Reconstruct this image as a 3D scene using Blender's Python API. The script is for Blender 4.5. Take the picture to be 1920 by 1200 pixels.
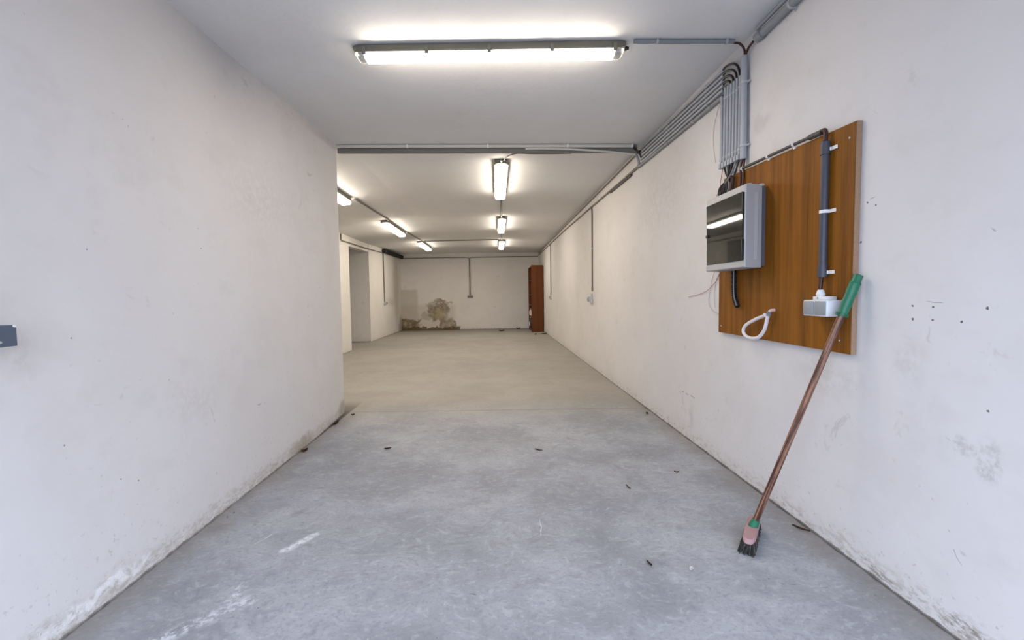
import bpy, bmesh, math, random
from mathutils import Vector, Matrix

for o in list(bpy.data.objects):
    bpy.data.objects.remove(o)
SC = bpy.context.scene
COL = SC.collection
random.seed(7)
PI = math.pi

# ------------------------------------------------------------------ camera
H = 2.548                      # ceiling height
cam_d = bpy.data.cameras.new('camera')
cam = bpy.data.objects.new('camera', cam_d)
COL.objects.link(cam)
cam_d.sensor_width = 36.0
cam_d.lens = 15.725
cam_d.clip_start = 0.02
YAW, PITCH, ROLL = 0.034421729502, 0.053962680453, 0.013431613742
w_ = Vector((math.sin(YAW) * math.cos(PITCH), math.cos(YAW) * math.cos(PITCH), -math.sin(PITCH)))
r0 = Vector((math.cos(YAW), -math.sin(YAW), 0))
u0 = r0.cross(w_)
r_ = r0 * math.cos(ROLL) - u0 * math.sin(ROLL)
u_ = r_.cross(w_)
m = Matrix((r_, u_, -w_)).transposed().to_4x4()
m.translation = Vector((0, 0, 1.1077))
cam.matrix_world = m
SC.camera = cam

# ------------------------------------------------------------------ sky, exposure
world = bpy.data.worlds.new('world')
SC.world = world
world.use_nodes = True
bg = world.node_tree.nodes['Background']
bg.inputs['Color'].default_value = (0.70, 0.795, 1.0, 1)
bg.inputs['Strength'].default_value = 2.42
SC.view_settings.view_transform = 'Standard'
SC.view_settings.look = 'None'
SC.view_settings.gamma = 1
SC.view_settings.use_curve_mapping = False
SC.cycles.adaptive_threshold = 0.02
SC.cycles.max_bounces = 8
SC.view_settings.exposure = 1.6
LAMP_COLOR = (1.0, 0.885, 0.745, 1)
LAMP_POWER = 11.5
FRONT_POWER = 17.5

# ------------------------------------------------------------------ material helpers
def srgb(r, g, b):
    f = lambda c: (c / 255 / 12.92) if c / 255 <= 0.04045 else ((c / 255 + 0.055) / 1.055) ** 2.4
    return (f(r), f(g), f(b), 1)

class NT:
    def __init__(s, name):
        s.m = bpy.data.materials.new(name); s.m.use_nodes = True; s.cache = {}
        s.t = s.m.node_tree; s.b = s.t.nodes['Principled BSDF']
    def n(s, kind, **kw):
        nd = s.t.nodes.new(kind)
        for k, v in kw.items():
            setattr(nd, k, v)
        return nd
    def l(s, a, b): s.t.links.new(a, b)
    def set(s, sock, v):
        if hasattr(v, 'is_output'): s.l(v, sock)
        else: sock.default_value = v
    def math(s, op, a, b=0.0, c=None, clamp=False):
        nd = s.n('ShaderNodeMath', operation=op, use_clamp=clamp)
        s.set(nd.inputs[0], a); s.set(nd.inputs[1], b)
        if c is not None: s.set(nd.inputs[2], c)
        return nd.outputs[0]
    def vmath(s, op, a, b=(0, 0, 0)):
        nd = s.n('ShaderNodeVectorMath', operation=op)
        s.set(nd.inputs[0], a); s.set(nd.inputs[1], b)
        return nd.outputs['Value' if op in ('LENGTH', 'DISTANCE', 'DOT_PRODUCT') else 'Vector']
    def pos(s):
        if 'pos' not in s.cache: s.cache['pos'] = s.n('ShaderNodeNewGeometry').outputs['Position']
        return s.cache['pos']
    def obj(s): return s.n('ShaderNodeTexCoord').outputs['Object']
    def noise(s, vec, scale, detail=4, rough=0.55, out='Fac', dist=0.0):
        key = ('n', vec.node.name, scale, min(detail, 4), rough, out)
        if key not in s.cache:
            s.cache[key] = s._noise(vec, scale, min(detail, 4), rough, out, dist)
        return s.cache[key]
    def _noise(s, vec, scale, detail, rough, out, dist):
        nd = s.n('ShaderNodeTexNoise'); s.l(vec, nd.inputs['Vector'])
        nd.inputs['Scale'].default_value = scale; nd.inputs['Detail'].default_value = detail
        nd.inputs['Roughness'].default_value = rough; nd.inputs['Distortion'].default_value = dist
        return nd.outputs[out]
    def voronoi(s, vec, scale, feature='F1'):
        nd = s.n('ShaderNodeTexVoronoi', feature=feature); s.l(vec, nd.inputs['Vector'])
        nd.inputs['Scale'].default_value = scale
        return nd.outputs['Distance']
    def scale(s, vec, sc):
        return s.vmath('MULTIPLY', vec, sc)
    def mapr(s, v, a, b, c=0.0, d=1.0, smooth=True):
        nd = s.n('ShaderNodeMapRange', interpolation_type='SMOOTHSTEP' if smooth else 'LINEAR')
        s.set(nd.inputs[0], v)
        for i, x in enumerate((a, b, c, d)): nd.inputs[i + 1].default_value = x
        return nd.outputs[0]
    def mix(s, fac, a, b):
        nd = s.n('ShaderNodeMix', data_type='RGBA')
        s.set(nd.inputs[0], fac); s.set(nd.inputs[6], a); s.set(nd.inputs[7], b)
        return nd.outputs[2]
    def warp(s, vec, scale, amt):
        key = ('w', vec.node.name, scale, amt)
        if key not in s.cache:
            c = s.noise(vec, scale, 2, 0.6, 'Color')
            s.cache[key] = s.vmath('ADD', vec, s.vmath('MULTIPLY', s.vmath('SUBTRACT', c, (0.5, 0.5, 0.5)), (amt, amt, amt)))
        return s.cache[key]
    def blob(s, vec, c, r, a=1.0, b=0.8):
        d = s.vmath('LENGTH', s.vmath('MULTIPLY', s.vmath('SUBTRACT', vec, c), tuple(1 / x for x in r)))
        return s.mapr(d, a, b)
    def segment(s, vec, p, q, half, soft=0.5):
        # distance to a segment between two points: scratches and cracks
        p, q = Vector(p), Vector(q); d = q - p
        rel = s.vmath('SUBTRACT', vec, tuple(p))
        t = s.math('DIVIDE', s.vmath('DOT_PRODUCT', rel, tuple(d)), d.length_squared, clamp=True)
        nd = s.n('ShaderNodeVectorMath', operation='SCALE'); nd.inputs[0].default_value = tuple(d); s.l(t, nd.inputs['Scale'])
        dist = s.vmath('LENGTH', s.vmath('SUBTRACT', rel, nd.outputs[0]))
        return s.mapr(dist, half, half * soft)
    def any(s, lst):
        o = lst[0]
        for x in lst[1:]: o = s.math('MAXIMUM', o, x)
        return o
    def bump(s, h, strength=0.3, dist=0.01, normal=None):
        nd = s.n('ShaderNodeBump'); nd.inputs['Strength'].default_value = strength
        nd.inputs['Distance'].default_value = dist; s.l(h, nd.inputs['Height'])
        if normal is not None: s.l(normal, nd.inputs['Normal'])
        return nd.outputs['Normal']
    def done(s, color, rough=0.6, normal=None, metal=0.0, spec=0.4):
        s.set(s.b.inputs['Base Color'], color); s.set(s.b.inputs['Roughness'], rough)
        s.set(s.b.inputs['Metallic'], metal); s.b.inputs['Specular IOR Level'].default_value = spec
        if normal is not None: s.l(normal, s.b.inputs['Normal'])
        return s.m

def plain(name, col, rough=0.5, metal=0.0, spec=0.4, var=0.12, scale=30, bump=0.0):
    t = NT(name); v = t.obj()
    n = t.noise(v, scale, 3)
    dark = tuple(c * (1 - var) for c in col[:3]) + (1,)
    light = tuple(min(1, c * (1 + var)) for c in col[:3]) + (1,)
    nm = t.bump(t.noise(v, scale * 4, 3), bump, 0.002) if bump else None
    return t.done(t.mix(n, dark, light), rough, nm, metal, spec)

PLASTER = (0.625, 0.61, 0.605, 1)
DIRT = srgb(120, 108, 92)

def plaster(name, base=PLASTER, extra=None, scuff=1.0, near_base=True, wall_x=None):
    t = NT(name); p = t.pos()
    big = t.noise(p, 0.9, 5, 0.6)
    mid = t.noise(p, 5.5, 5, 0.6)
    z = t.n('ShaderNodeSeparateXYZ'); t.l(p, z.inputs[0]); zz = z.outputs['Z']
    col = t.mix(t.mapr(big, 0.35, 0.7), base, tuple(c * k for c, k in zip(base[:3], (0.945, 0.935, 0.925))) + (1,))
    col = t.mix(t.math('MULTIPLY', t.mapr(mid, 0.56, 0.8), 0.30), col, tuple(c * 0.80 for c in base[:3]) + (1,))
    # scuffs: short smudges, thin scratches and specks
    sm = t.noise(t.warp(p, 3.0, 0.5), 7.0, 6, 0.72)
    patch = t.mapr(t.noise(p, 1.7, 2), 0.48, 0.66)
    col = t.mix(t.math('MULTIPLY', t.math('MULTIPLY', t.mapr(sm, 0.60, 0.70), patch), 0.30 * scuff), col, srgb(132, 126, 116))
    ws = t.warp(p, 2.2, 0.9)
    sp = t.voronoi(t.scale(ws, (1, 1, 0.55)), 5.5)
    col = t.mix(t.math('MULTIPLY', t.mapr(sp, 0.040, 0.015), 0.40 * scuff), col, srgb(96, 88, 80))
    sp2 = t.voronoi(t.scale(t.warp(p, 4, 0.25), (1, 1.0, 1)), 15)
    low = t.mapr(zz, 1.5, 0.15)
    col = t.mix(t.math('MULTIPLY', t.math('MULTIPLY', t.mapr(sp2, 0.085, 0.03), low), 0.30 * scuff), col, srgb(120, 112, 102))
    blot = t.noise(t.scale(p, (1, 1, 1.4)), 2.3, 4, 0.7)
    col = t.mix(t.math('MULTIPLY', t.mapr(blot, 0.52, 0.66), 0.16 * min(1, scuff + 0.2)), col, tuple(c * k for c, k in zip(base[:3], (0.80, 0.78, 0.74))) + (1,))
    h = mid
    if near_base:
        edge = t.math('ADD', zz, t.math('MULTIPLY', t.math('SUBTRACT', t.noise(p, 5, 5, 0.7), 0.5), 0.16))
        band = t.mapr(edge, 0.12, 0.02)
        peel = t.mapr(t.noise(t.scale(p, (1, 1, 2.2)), 22, 6, 0.75), 0.48, 0.60)
        col = t.mix(t.math('MULTIPLY', t.math('MULTIPLY', band, peel), 0.45), col, srgb(150, 138, 118))
        spl = t.mapr(t.noise(p, 38, 5, 0.7), 0.60, 0.70)
        dirtz = t.mapr(t.math('ADD', zz, t.math('MULTIPLY', t.math('SUBTRACT', mid, 0.5), 0.7)), 0.42, 0.05)
        col = t.mix(t.math('MULTIPLY', t.math('MULTIPLY', dirtz, spl), 0.45), col, srgb(128, 114, 98))
        gap = t.mapr(t.math('ADD', zz, t.math('MULTIPLY', t.noise(p, 14, 4, 0.7), -0.022)), 0.001, -0.006)
        col = t.mix(t.math('MULTIPLY', gap, 0.75), col, srgb(66, 56, 48))
        h = t.math('ADD', h, t.math('MULTIPLY', t.math('MULTIPLY', band, peel), 0.9))
    if extra:
        for kind, mask, c, f in extra(t, p):
            col = t.mix(t.math('MULTIPLY', mask, f), col, c)
    return t.done(col, 0.82, t.bump(h, 0.35, 0.012), 0, 0.25)

# wall with screw holes, scraped patches and scratches at their own places
def right_marks(t, p):
    X = 1.445
    w = t.warp(p, 45, 0.010)
    holes = [(1.504, 1.055), (1.431, 1.053), (1.504, 1.007), (1.433, 1.009), (1.339, 1.009), (1.268, 1.052), (1.254, 0.75), (1.669, 1.434), (1.708, 1.45), (1.735, 1.30)]
    yield 'x', t.any([t.blob(w, (X, y, z), (0.03, 0.005, 0.005), 1.0, 0.6) for y, z in holes]), srgb(60, 54, 50), 0.85
    w2 = t.warp(p, 16, 0.09)
    scr = t.any([t.blob(w2, (X, 1.245, 0.60), (0.3, 0.045, 0.075), 1.1, 0.5), t.blob(w2, (X, 1.32, 0.625), (0.3, 0.035, 0.04), 1.1, 0.6)])
    yield 'rough', t.math('MULTIPLY', scr, t.mapr(t.noise(p, 60, 5, 0.7), 0.35, 0.7)), srgb(148, 146, 138), 0.50
    st = t.any([t.blob(w2, (X, 1.43, 0.955), (0.3, 0.007, 0.03), 1.1, 0.4),
                t.blob(w2, (X, 2.42, 2.02), (0.3, 0.10, 0.05), 1.2, 0.2), t.blob(w2, (X, 3.25, 0.18), (0.3, 0.05, 0.12), 1.2, 0.3)])
    yield 'x', st, srgb(140, 138, 130), 0.22
    ws = t.warp(p, 7, 0.12)
    yield 'x', t.math('MULTIPLY', t.any([t.blob(ws, (X, 1.50, 0.86), (0.4, 0.07, 0.13), 1.2, 0.2), t.blob(ws, (X, 3.9, 1.9), (0.4, 0.8, 0.35), 1.2, 0.1), t.blob(ws, (X, 1.9, 0.75), (0.4, 0.25, 0.10), 1.2, 0.2)]), t.mapr(t.noise(p, 30, 4, 0.7), 0.35, 0.6)), srgb(152, 148, 136), 0.18
    w3 = t.warp(p, 9, 0.03)
    ln = t.any([t.segment(w3, (X, 3.42, 0.345), (X, 3.20, 0.335), 0.006), t.segment(w3, (X, 1.52, 1.072), (X, 1.40, 1.066), 0.0022),
                t.segment(w3, (X, 1.335, 0.28), (X, 1.31, 0.25), 0.0022), t.segment(w3, (X, 1.42, 0.42), (X, 1.39, 0.41), 0.002), t.segment(w3, (X, 1.70, 1.46), (X, 1.655, 1.475), 0.003)])
    yield 'x', ln, srgb(100, 94, 88), 0.5
    # heavier flaking at the foot of the wall
    w4 = t.warp(p, 10, 0.05)
    fl = t.any([t.blob(w4, (X, 1.28, 0.05), (0.3, 0.12, 0.035), 1.1, 0.5), t.blob(w4, (X, 1.60, 0.03), (0.3, 0.10, 0.02), 1.1, 0.5)])
    yield 'rough', t.math('MULTIPLY', fl, t.mapr(t.noise(t.scale(p, (1, 1, 3)), 30, 5, 0.7), 0.42, 0.6)), srgb(122, 112, 98), 0.7

def left_marks(t, p):
    X = -1.46
    w = t.warp(p, 45, 0.010)
    sp = t.any([t.blob(w, (X, y, z), (0.12, 0.0042, 0.0042), 1.0, 0.6) for y, z in
                [(1.62, 0.98), (1.72, 1.30), (1.95, 1.86), (2.35, 1.47), (2.36, 1.37), (3.75, 1.23), (3.8, 1.20), (1.55, 0.62), (1.75, 0.42), (1.83, 0.38), (2.6, 2.24), (3.9, 0.9), (2.05, 0.75)]])
    yield 'x', sp, srgb(88, 82, 78), 0.7
    w3 = t.warp(p, 9, 0.05)
    ln = t.any([t.segment(w3, (X, 2.02, 0.75), (X, 2.35, 0.82), 0.005, 0.2), t.segment(w3, (X, 2.30, 0.84), (X, 2.45, 0.76), 0.005, 0.2),
                t.segment(w3, (X, 2.25, 0.70), (X, 2.33, 0.48), 0.006, 0.2), t.segment(w3, (X, 2.55, 0.83), (X, 2.62, 0.87), 0.005, 0.2)])
    yield 'x', ln, srgb(140, 136, 130), 0.5
    ws = t.warp(p, 7, 0.16)
    yield 'x', t.math('MULTIPLY', t.any([t.blob(ws, (X, 1.44, 0.93), (0.4, 0.06, 0.10), 1.2, 0.2), t.blob(ws, (X, 2.2, 0.62), (0.4, 0.22, 0.12), 1.2, 0.2), t.blob(ws, (X, 3.0, 1.75), (0.4, 0.5, 0.3), 1.2, 0.1)]), t.mapr(t.noise(p, 30, 4, 0.7), 0.35, 0.6)), srgb(150, 146, 136), 0.16
    w2 = t.warp(p, 12, 0.12)
    yield 'x', t.any([t.blob(w2, (X, 4.25, 0.05), (0.3, 0.16, 0.10), 1.1, 0.3), t.blob(w2, (X, 3.3, 0.03), (0.3, 0.25, 0.08), 1.1, 0.4)]), srgb(134, 126, 104), 0.6
    yield 'rough', t.math('MULTIPLY', t.mapr(t.math('ADD', t.n_z, t.math('MULTIPLY', t.noise(p, 6, 4, 0.7), -0.1)), 0.045, 0.0), t.mapr(t.noise(t.scale(p, (1, 1, 3)), 26, 5, 0.7), 0.4, 0.6)), srgb(176, 170, 160), 0.5
    # paint scraped to a brighter coat low on the wall
    yield 'x', t.math('MULTIPLY', t.blob(w2, (X, 1.62, 0.055), (0.3, 0.26, 0.03), 1.1, 0.6), t.mapr(t.noise(p, 18, 4, 0.7), 0.38, 0.55)), (0.86, 0.87, 0.88, 1), 0.6

def back_marks(t, p):
    Y = 15.04
    w = t.warp(p, 6, 0.34); w2 = t.warp(p, 2.5, 0.10); rag = t.mapr(t.noise(p, 5, 4, 0.7), 0.36, 0.58, 0.5, 1.0)
    def box(x0, x1, z0, z1, ww, s=0.06):
        sx = t.n('ShaderNodeSeparateXYZ'); t.l(ww, sx.inputs[0])
        a = t.math('MULTIPLY', t.mapr(sx.outputs[0], x0 - s, x0 + s), t.mapr(sx.outputs[0], x1 + s, x1 - s))
        b = t.math('MULTIPLY', t.mapr(sx.outputs[2], z0 - s, z0 + s), t.mapr(sx.outputs[2], z1 + s, z1 - s))
        return t.math('MULTIPLY', a, b)
    yield 'x', box(-3.3, -2.62, -1, 1.36, w2, 0.05), srgb(150, 138, 120), 0.38
    yield 'x', box(-3.3, -1.40, -1, 0.85, w2, 0.10), srgb(170, 158, 140), 0.35
    yield 'rough', t.math('MULTIPLY', box(-3.3, -2.55, -1, 0.36, w, 0.04), rag), srgb(104, 86, 50), 0.9
    yield 'rough', t.math('MULTIPLY', t.blob(w, (-1.95, Y, 0.66), (0.36, 2, 0.40), 1.05, 0.85), rag), srgb(126, 112, 86), 0.9
    yield 'x', t.blob(w, (-1.92, Y, 0.52), (0.20, 2, 0.22), 1.05, 0.5), srgb(172, 158, 122), 0.7
    yield 'rough', t.math('MULTIPLY', t.blob(w, (-1.66, Y, 0.92), (0.20, 2, 0.07), 1.05, 0.8), rag), srgb(138, 124, 100), 0.6
    yield 'rough', t.math('MULTIPLY', t.blob(w, (-1.60, Y, 0.18), (0.30, 2, 0.24), 1.05, 0.8), rag), srgb(124, 108, 82), 0.8
    yield 'x', t.blob(w, (-2.35, Y, 0.45), (0.26, 2, 0.14), 1.05, 0.7), srgb(150, 138, 122), 0.5
    yield 'x', box(-3.3, -1.25, -1, 0.10, w, 0.03), srgb(92, 74, 48), 0.85
    yield 'x', t.blob(w, (-2.25, Y, 0.80), (0.22, 2, 0.05), 1.05, 0.6), srgb(150, 140, 124), 0.35
    yield 'x', t.blob(w, (-0.1, Y, 0.75), (0.06, 2, 0.03), 1.05, 0.6), srgb(150, 140, 124), 0.5

def rear_left_marks(t, p):
    w = t.warp(p, 3, 0.3)
    yield 'x', t.blob(w, (-3.15, 14.3, 1.6), (0.5, 0.5, 1.6), 1.1, 0.3), srgb(160, 148, 122), 0.45
    yield 'x', t.blob(w, (-3.15, 14.9, 0.2), (0.5, 0.4, 0.4), 1.1, 0.3), srgb(130, 112, 80), 0.6
    yield 'x', t.blob(w, (-3.15, 13.6, 1.0), (0.5, 0.7, 0.2), 1.1, 0.3), srgb(165, 152, 136), 0.3

_old_init = NT.__init__
def _init(s, name):
    _old_init(s, name)
    sx = s.n('ShaderNodeSeparateXYZ'); s.l(s.n('ShaderNodeNewGeometry').outputs['Position'], sx.inputs[0])
    s.n_x, s.n_y, s.n_z = sx.outputs
NT.__init__ = _init

M = {}
M['plaster'] = plaster('plaster_plain')
M['plaster_right'] = plaster('plaster_right', extra=right_marks)
M['plaster_left'] = plaster('plaster_left', extra=left_marks)
M['plaster_back'] = plaster('plaster_back', base=(0.70, 0.675, 0.64, 1), extra=back_marks)
M['plaster_rear'] = plaster('plaster_rear_left', base=(0.72, 0.70, 0.66, 1), extra=rear_left_marks)
M['ceiling'] = plaster('plaster_ceiling', base=(0.72, 0.72, 0.715, 1), scuff=0.15, near_base=False)

def concrete():
    t = NT('concrete_floor'); p = t.pos()
    a = t.noise(t.warp(p, 1.2, 0.4), 1.6, 6, 0.6)
    b = t.noise(t.warp(p, 4.0, 0.25), 7.5, 6, 0.68)
    c = t.noise(p, 70, 4, 0.7)
    base = t.mix(t.mapr(a, 0.32, 0.68), srgb(134, 137, 142), srgb(160, 163, 168))
    base = t.mix(t.math('MULTIPLY', t.mapr(b, 0.50, 0.70), 0.26), base, srgb(184, 188, 194))
    base = t.mix(t.math('MULTIPLY', t.mapr(b, 0.47, 0.30), 0.45), base, srgb(118, 120, 128))
    base = t.mix(t.math('MULTIPLY', t.mapr(c, 0.50, 0.66), 0.34), base, srgb(108, 110, 117))
    e = t.noise(t.scale(t.warp(p, 4.0, 0.25), (1, 1.6, 1)), 24, 4, 0.7)
    base = t.mix(t.math('MULTIPLY', t.mapr(e, 0.54, 0.68), 0.34), base, srgb(114, 116, 122))
    base = t.mix(t.math('MULTIPLY', t.mapr(e, 0.46, 0.34), 0.24), base, srgb(196, 198, 202))
    # trowel strokes
    st = t.noise(t.scale(t.warp(p, 1.5, 0.5), (3, 14, 3)), 2.2, 5, 0.7)
    base = t.mix(t.math('MULTIPLY', t.mapr(st, 0.55, 0.72), 0.22), base, srgb(190, 190, 190))
    # beige tint beyond the joint, dusty strips along the walls
    rear = t.mapr(t.math('ADD', t.n_y, t.math('MULTIPLY', a, 0.6)), 3.9, 5.2)
    base = t.mix(t.math('MULTIPLY', rear, 0.62), base, srgb(150, 142, 126))
    dust = t.mapr(t.math('ADD', t.math('ABSOLUTE', t.n_x), t.math('MULTIPLY', t.noise(p, 3, 5, 0.7), 0.35)), 1.42, 1.62)
    nearonly = t.mapr(t.n_y, 4.9, 4.3)
    base = t.mix(t.math('MULTIPLY', t.math('MULTIPLY', dust, nearonly), 0.42), base, srgb(126, 116, 104))
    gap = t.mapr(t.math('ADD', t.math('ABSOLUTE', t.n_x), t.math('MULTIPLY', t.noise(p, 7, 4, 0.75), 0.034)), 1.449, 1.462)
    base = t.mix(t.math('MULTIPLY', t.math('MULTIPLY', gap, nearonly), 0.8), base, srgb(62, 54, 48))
    # damp dirt by the back wall
    wb = t.math('MULTIPLY', t.mapr(t.math('ADD', t.n_y, t.math('MULTIPLY', b, 0.4)), 14.6, 15.2), t.mapr(t.n_x, -0.6, -1.6))
    base = t.mix(t.math('MULTIPLY', wb, 0.6), base, srgb(104, 90, 66))
    # joint and cracks
    wj = t.warp(p, 6, 0.015)
    jt = t.any([t.segment(wj, (-1.47, 4.345, 0), (0.0, 4.297, 0), 0.009), t.segment(wj, (0.0, 4.297, 0), (1.5, 4.25, 0), 0.009)])
    base = t.mix(t.math('MULTIPLY', jt, 0.55), base, srgb(84, 78, 74))
    wc = t.warp(p, 9, 0.05)
    ck = t.any([t.segment(wc, (0.98, 1.64, 0), (1.18, 1.58, 0), 0.0018), t.segment(wc, (1.18, 1.58, 0), (1.36, 1.58, 0), 0.0018), t.segment(wc, (0.85, 1.28, 0), (1.02, 1.34, 0), 0.0018)])
    base = t.mix(t.math('MULTIPLY', ck, 0.65), base, srgb(78, 80, 88))
    # white scrapes
    ws = t.warp(t.scale(p, (1, 1, 1)), 9, 0.035)
    def streak(p0, p1, hw): return t.segment(ws, p0, p1, hw, 0.15)
    m1 = t.math('MULTIPLY', t.any([streak((-0.945, 1.955, 0), (-0.865, 2.075, 0), 0.030)]), t.mapr(t.noise(p, 42, 5, 0.7), 0.30, 0.58))
    m2 = t.math('MULTIPLY', t.any([streak((-0.93, 1.62, 0), (-1.06, 1.50, 0), 0.045), streak((-1.0, 1.72, 0), (-0.99, 1.62, 0), 0.03), streak((-1.06, 1.50, 0), (-1.16, 1.40, 0), 0.05)]), t.mapr(t.noise(p, 30, 5, 0.72), 0.44, 0.60))
    m3 = t.any([t.segment(ws, (-1.115, 2.00, 0), (-1.075, 2.09, 0), 0.0035), t.segment(ws, (-0.855, 2.352, 0), (-0.775, 2.356, 0), 0.0035), t.segment(ws, (0.19, 2.0, 0), (0.20, 2.15, 0), 0.003)])
    base = t.mix(t.math('MULTIPLY', m1, 0.80), base, srgb(226, 228, 234))
    base = t.mix(t.math('MULTIPLY', m2, 0.60), base, srgb(222, 226, 232))
    base = t.mix(t.math('MULTIPLY', m3, 0.60), base, srgb(215, 218, 224))
    # small stains and grit
    g = t.voronoi(t.warp(p, 6, 0.3), 7)
    base = t.mix(t.math('MULTIPLY', t.mapr(g, 0.05, 0.02), 0.6), base, srgb(72, 68, 66))
    g2 = t.voronoi(t.warp(p, 9, 0.2), 13)
    base = t.mix(t.math('MULTIPLY', t.mapr(g2, 0.05, 0.03), 0.35), base, srgb(206, 206, 206))
    h = t.math('ADD', t.math('MULTIPLY', t.noise(p, 8, 3, 0.65), 0.5), t.math('MULTIPLY', c, 0.25))
    rough = t.mapr(b, 0.3, 0.7, 0.55, 0.75)
    return t.done(base, rough, t.bump(h, 0.25, 0.006), 0, 0.35)
M['floor'] = concrete()

def wood(name, dark, light, scale=1.0, rough=0.42, streak=1.0):
    t = NT(name); v = t.pos()
    s = t.noise(t.warp(t.scale(v, (34 * scale, 34 * scale, 1.5 * scale)), 0.6, 0.8), 1.0, 5, 0.6)
    s2 = t.noise(t.scale(v, (160 * scale, 160 * scale, 5 * scale)), 1.0, 3, 0.6)
    band = t.noise(t.scale(v, (15 * scale, 15 * scale, 0.25)), 1.0, 3)
    f = t.math('ADD', t.math('MULTIPLY', s, 0.6), t.math('MULTIPLY', s2, 0.4))
    col = t.mix(t.mapr(f, 0.36, 0.64), dark, light)
    col = t.mix(t.math('MULTIPLY', t.mapr(band, 0.40, 0.60), 0.42), col, tuple(c * 1.35 for c in light[:3]) + (1,))
    return t.done(col, rough, t.bump(s2, 0.10, 0.001), 0, 0.22)
M['veneer'] = wood('oak_veneer', srgb(97, 55, 6), srgb(126, 78, 14), 1.0, 0.62)
M['cabinet'] = wood('cabinet_veneer', srgb(76, 37, 2), srgb(94, 48, 4), 0.6)
M['cabinet_dark'] = wood('cabinet_inside', srgb(58, 22, 14), srgb(78, 30, 18), 0.6)
M['chipboard'] = plain('chipboard_edge', srgb(150, 122, 98), 0.85, var=0.25, scale=160, bump=0.3)
M['conduit'] = plain('grey_conduit', srgb(158, 162, 168), 0.45, var=0.05)
M['conduit_pale'] = plain('pale_conduit', srgb(192, 189, 182), 0.5, var=0.04)
M['conduit_mid'] = plain('mid_grey_conduit', srgb(132, 135, 138), 0.5, var=0.06)
M['conduit_warm'] = plain('dusty_conduit', srgb(122, 116, 106), 0.55, var=0.08)
M['conduit_dark'] = plain('slate_conduit', srgb(66, 67, 77), 0.42, var=0.06)
M['conduit_black'] = plain('dark_conduit', srgb(70, 68, 66), 0.5, var=0.1)
M['clip'] = plain('clip_plastic', srgb(172, 174, 176), 0.5, var=0.04)
M['clip_white'] = plain('white_clip', srgb(222, 220, 218), 0.5, var=0.04)
M['dull_grey'] = plain('dull_grey_plain', srgb(112, 111, 106), 0.6, var=0.08)
M['cable'] = plain('black_cable', srgb(26, 23, 22), 0.4, var=0.1)
M['cable_red'] = plain('dark_red_cable', srgb(58, 27, 25), 0.45, var=0.2)
M['wire_red'] = plain('red_wire', srgb(168, 70, 72), 0.45, var=0.1)
M['wire_pale'] = plain('pale_wire', srgb(176, 172, 172), 0.45, var=0.1)
M['cable_grey'] = plain('grey_cable', srgb(120, 120, 122), 0.45, var=0.1)
M['hose_black'] = plain('black_hose', srgb(20, 16, 14), 0.6, var=0.1)
M['hose_white'] = plain('white_hose', srgb(214, 208, 210), 0.5, var=0.05)
M['panel_cover'] = plain('enclosure_plastic', srgb(168, 168, 168), 0.45, var=0.03)
M['panel_body'] = plain('enclosure_body', srgb(92, 91, 98), 0.5, var=0.04)  # darker than the cover: recess shade put into the colour
M['panel_in'] = plain('enclosure_inside', srgb(60, 60, 58), 0.6, var=0.1)
M['breaker'] = plain('breaker_plastic', srgb(104, 104, 100), 0.5, var=0.06)
M['socket'] = plain('socket_white', srgb(214, 215, 220), 0.4, var=0.03)
M['flap'] = plain('socket_flap', srgb(140, 144, 148), 0.35, var=0.04)
M['steel_blue'] = plain('painted_steel', srgb(78, 88, 102), 0.45, var=0.1, scale=60)
M['housing'] = plain('lamp_housing', srgb(108, 104, 92), 0.55, var=0.10, scale=12)
M['latch'] = plain('lamp_latch', srgb(112, 110, 102), 0.5, var=0.05)
M['pink'] = plain('pink_plastic', srgb(166, 132, 132), 0.55, var=0.10, scale=50)
M['green'] = plain('green_plastic', srgb(34, 106, 78), 0.38, var=0.22, scale=40)
M['green_dark'] = plain('dark_green_plastic', srgb(24, 84, 60), 0.4, var=0.2, scale=40)  # darker green of the grip rim
M['bristle'] = plain('bristle', srgb(38, 37, 34), 0.8, var=0.5, scale=120)
M['bristle_pale'] = plain('bristle_dusty', srgb(88, 82, 72), 0.9, var=0.3, scale=120)
M['leaf'] = plain('dry_leaf', srgb(84, 62, 44), 0.9, var=0.4, scale=80)
M['leaf_pale'] = plain('pale_dry_leaf', srgb(128, 112, 88), 0.9, var=0.3, scale=80)
M['paper'] = plain('paper', srgb(224, 220, 212), 0.8, var=0.06, scale=60)
M['paper_pink'] = plain('pinkish_paper', srgb(206, 178, 168), 0.8, var=0.1, scale=60)
M['card'] = plain('cardboard', srgb(190, 150, 104), 0.85, var=0.1)
M['foam_black'] = plain('black_foam', srgb(20, 16, 14), 0.85, var=0.2, bump=0.4)
M['bottle_white'] = plain('white_bottle', srgb(220, 208, 200), 0.4, var=0.04)
M['bottle_dark'] = plain('dark_bottle', srgb(40, 38, 36), 0.35, var=0.1)
M['driveway'] = plain('driveway', srgb(150, 152, 156), 0.9, var=0.15, scale=3)

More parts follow.
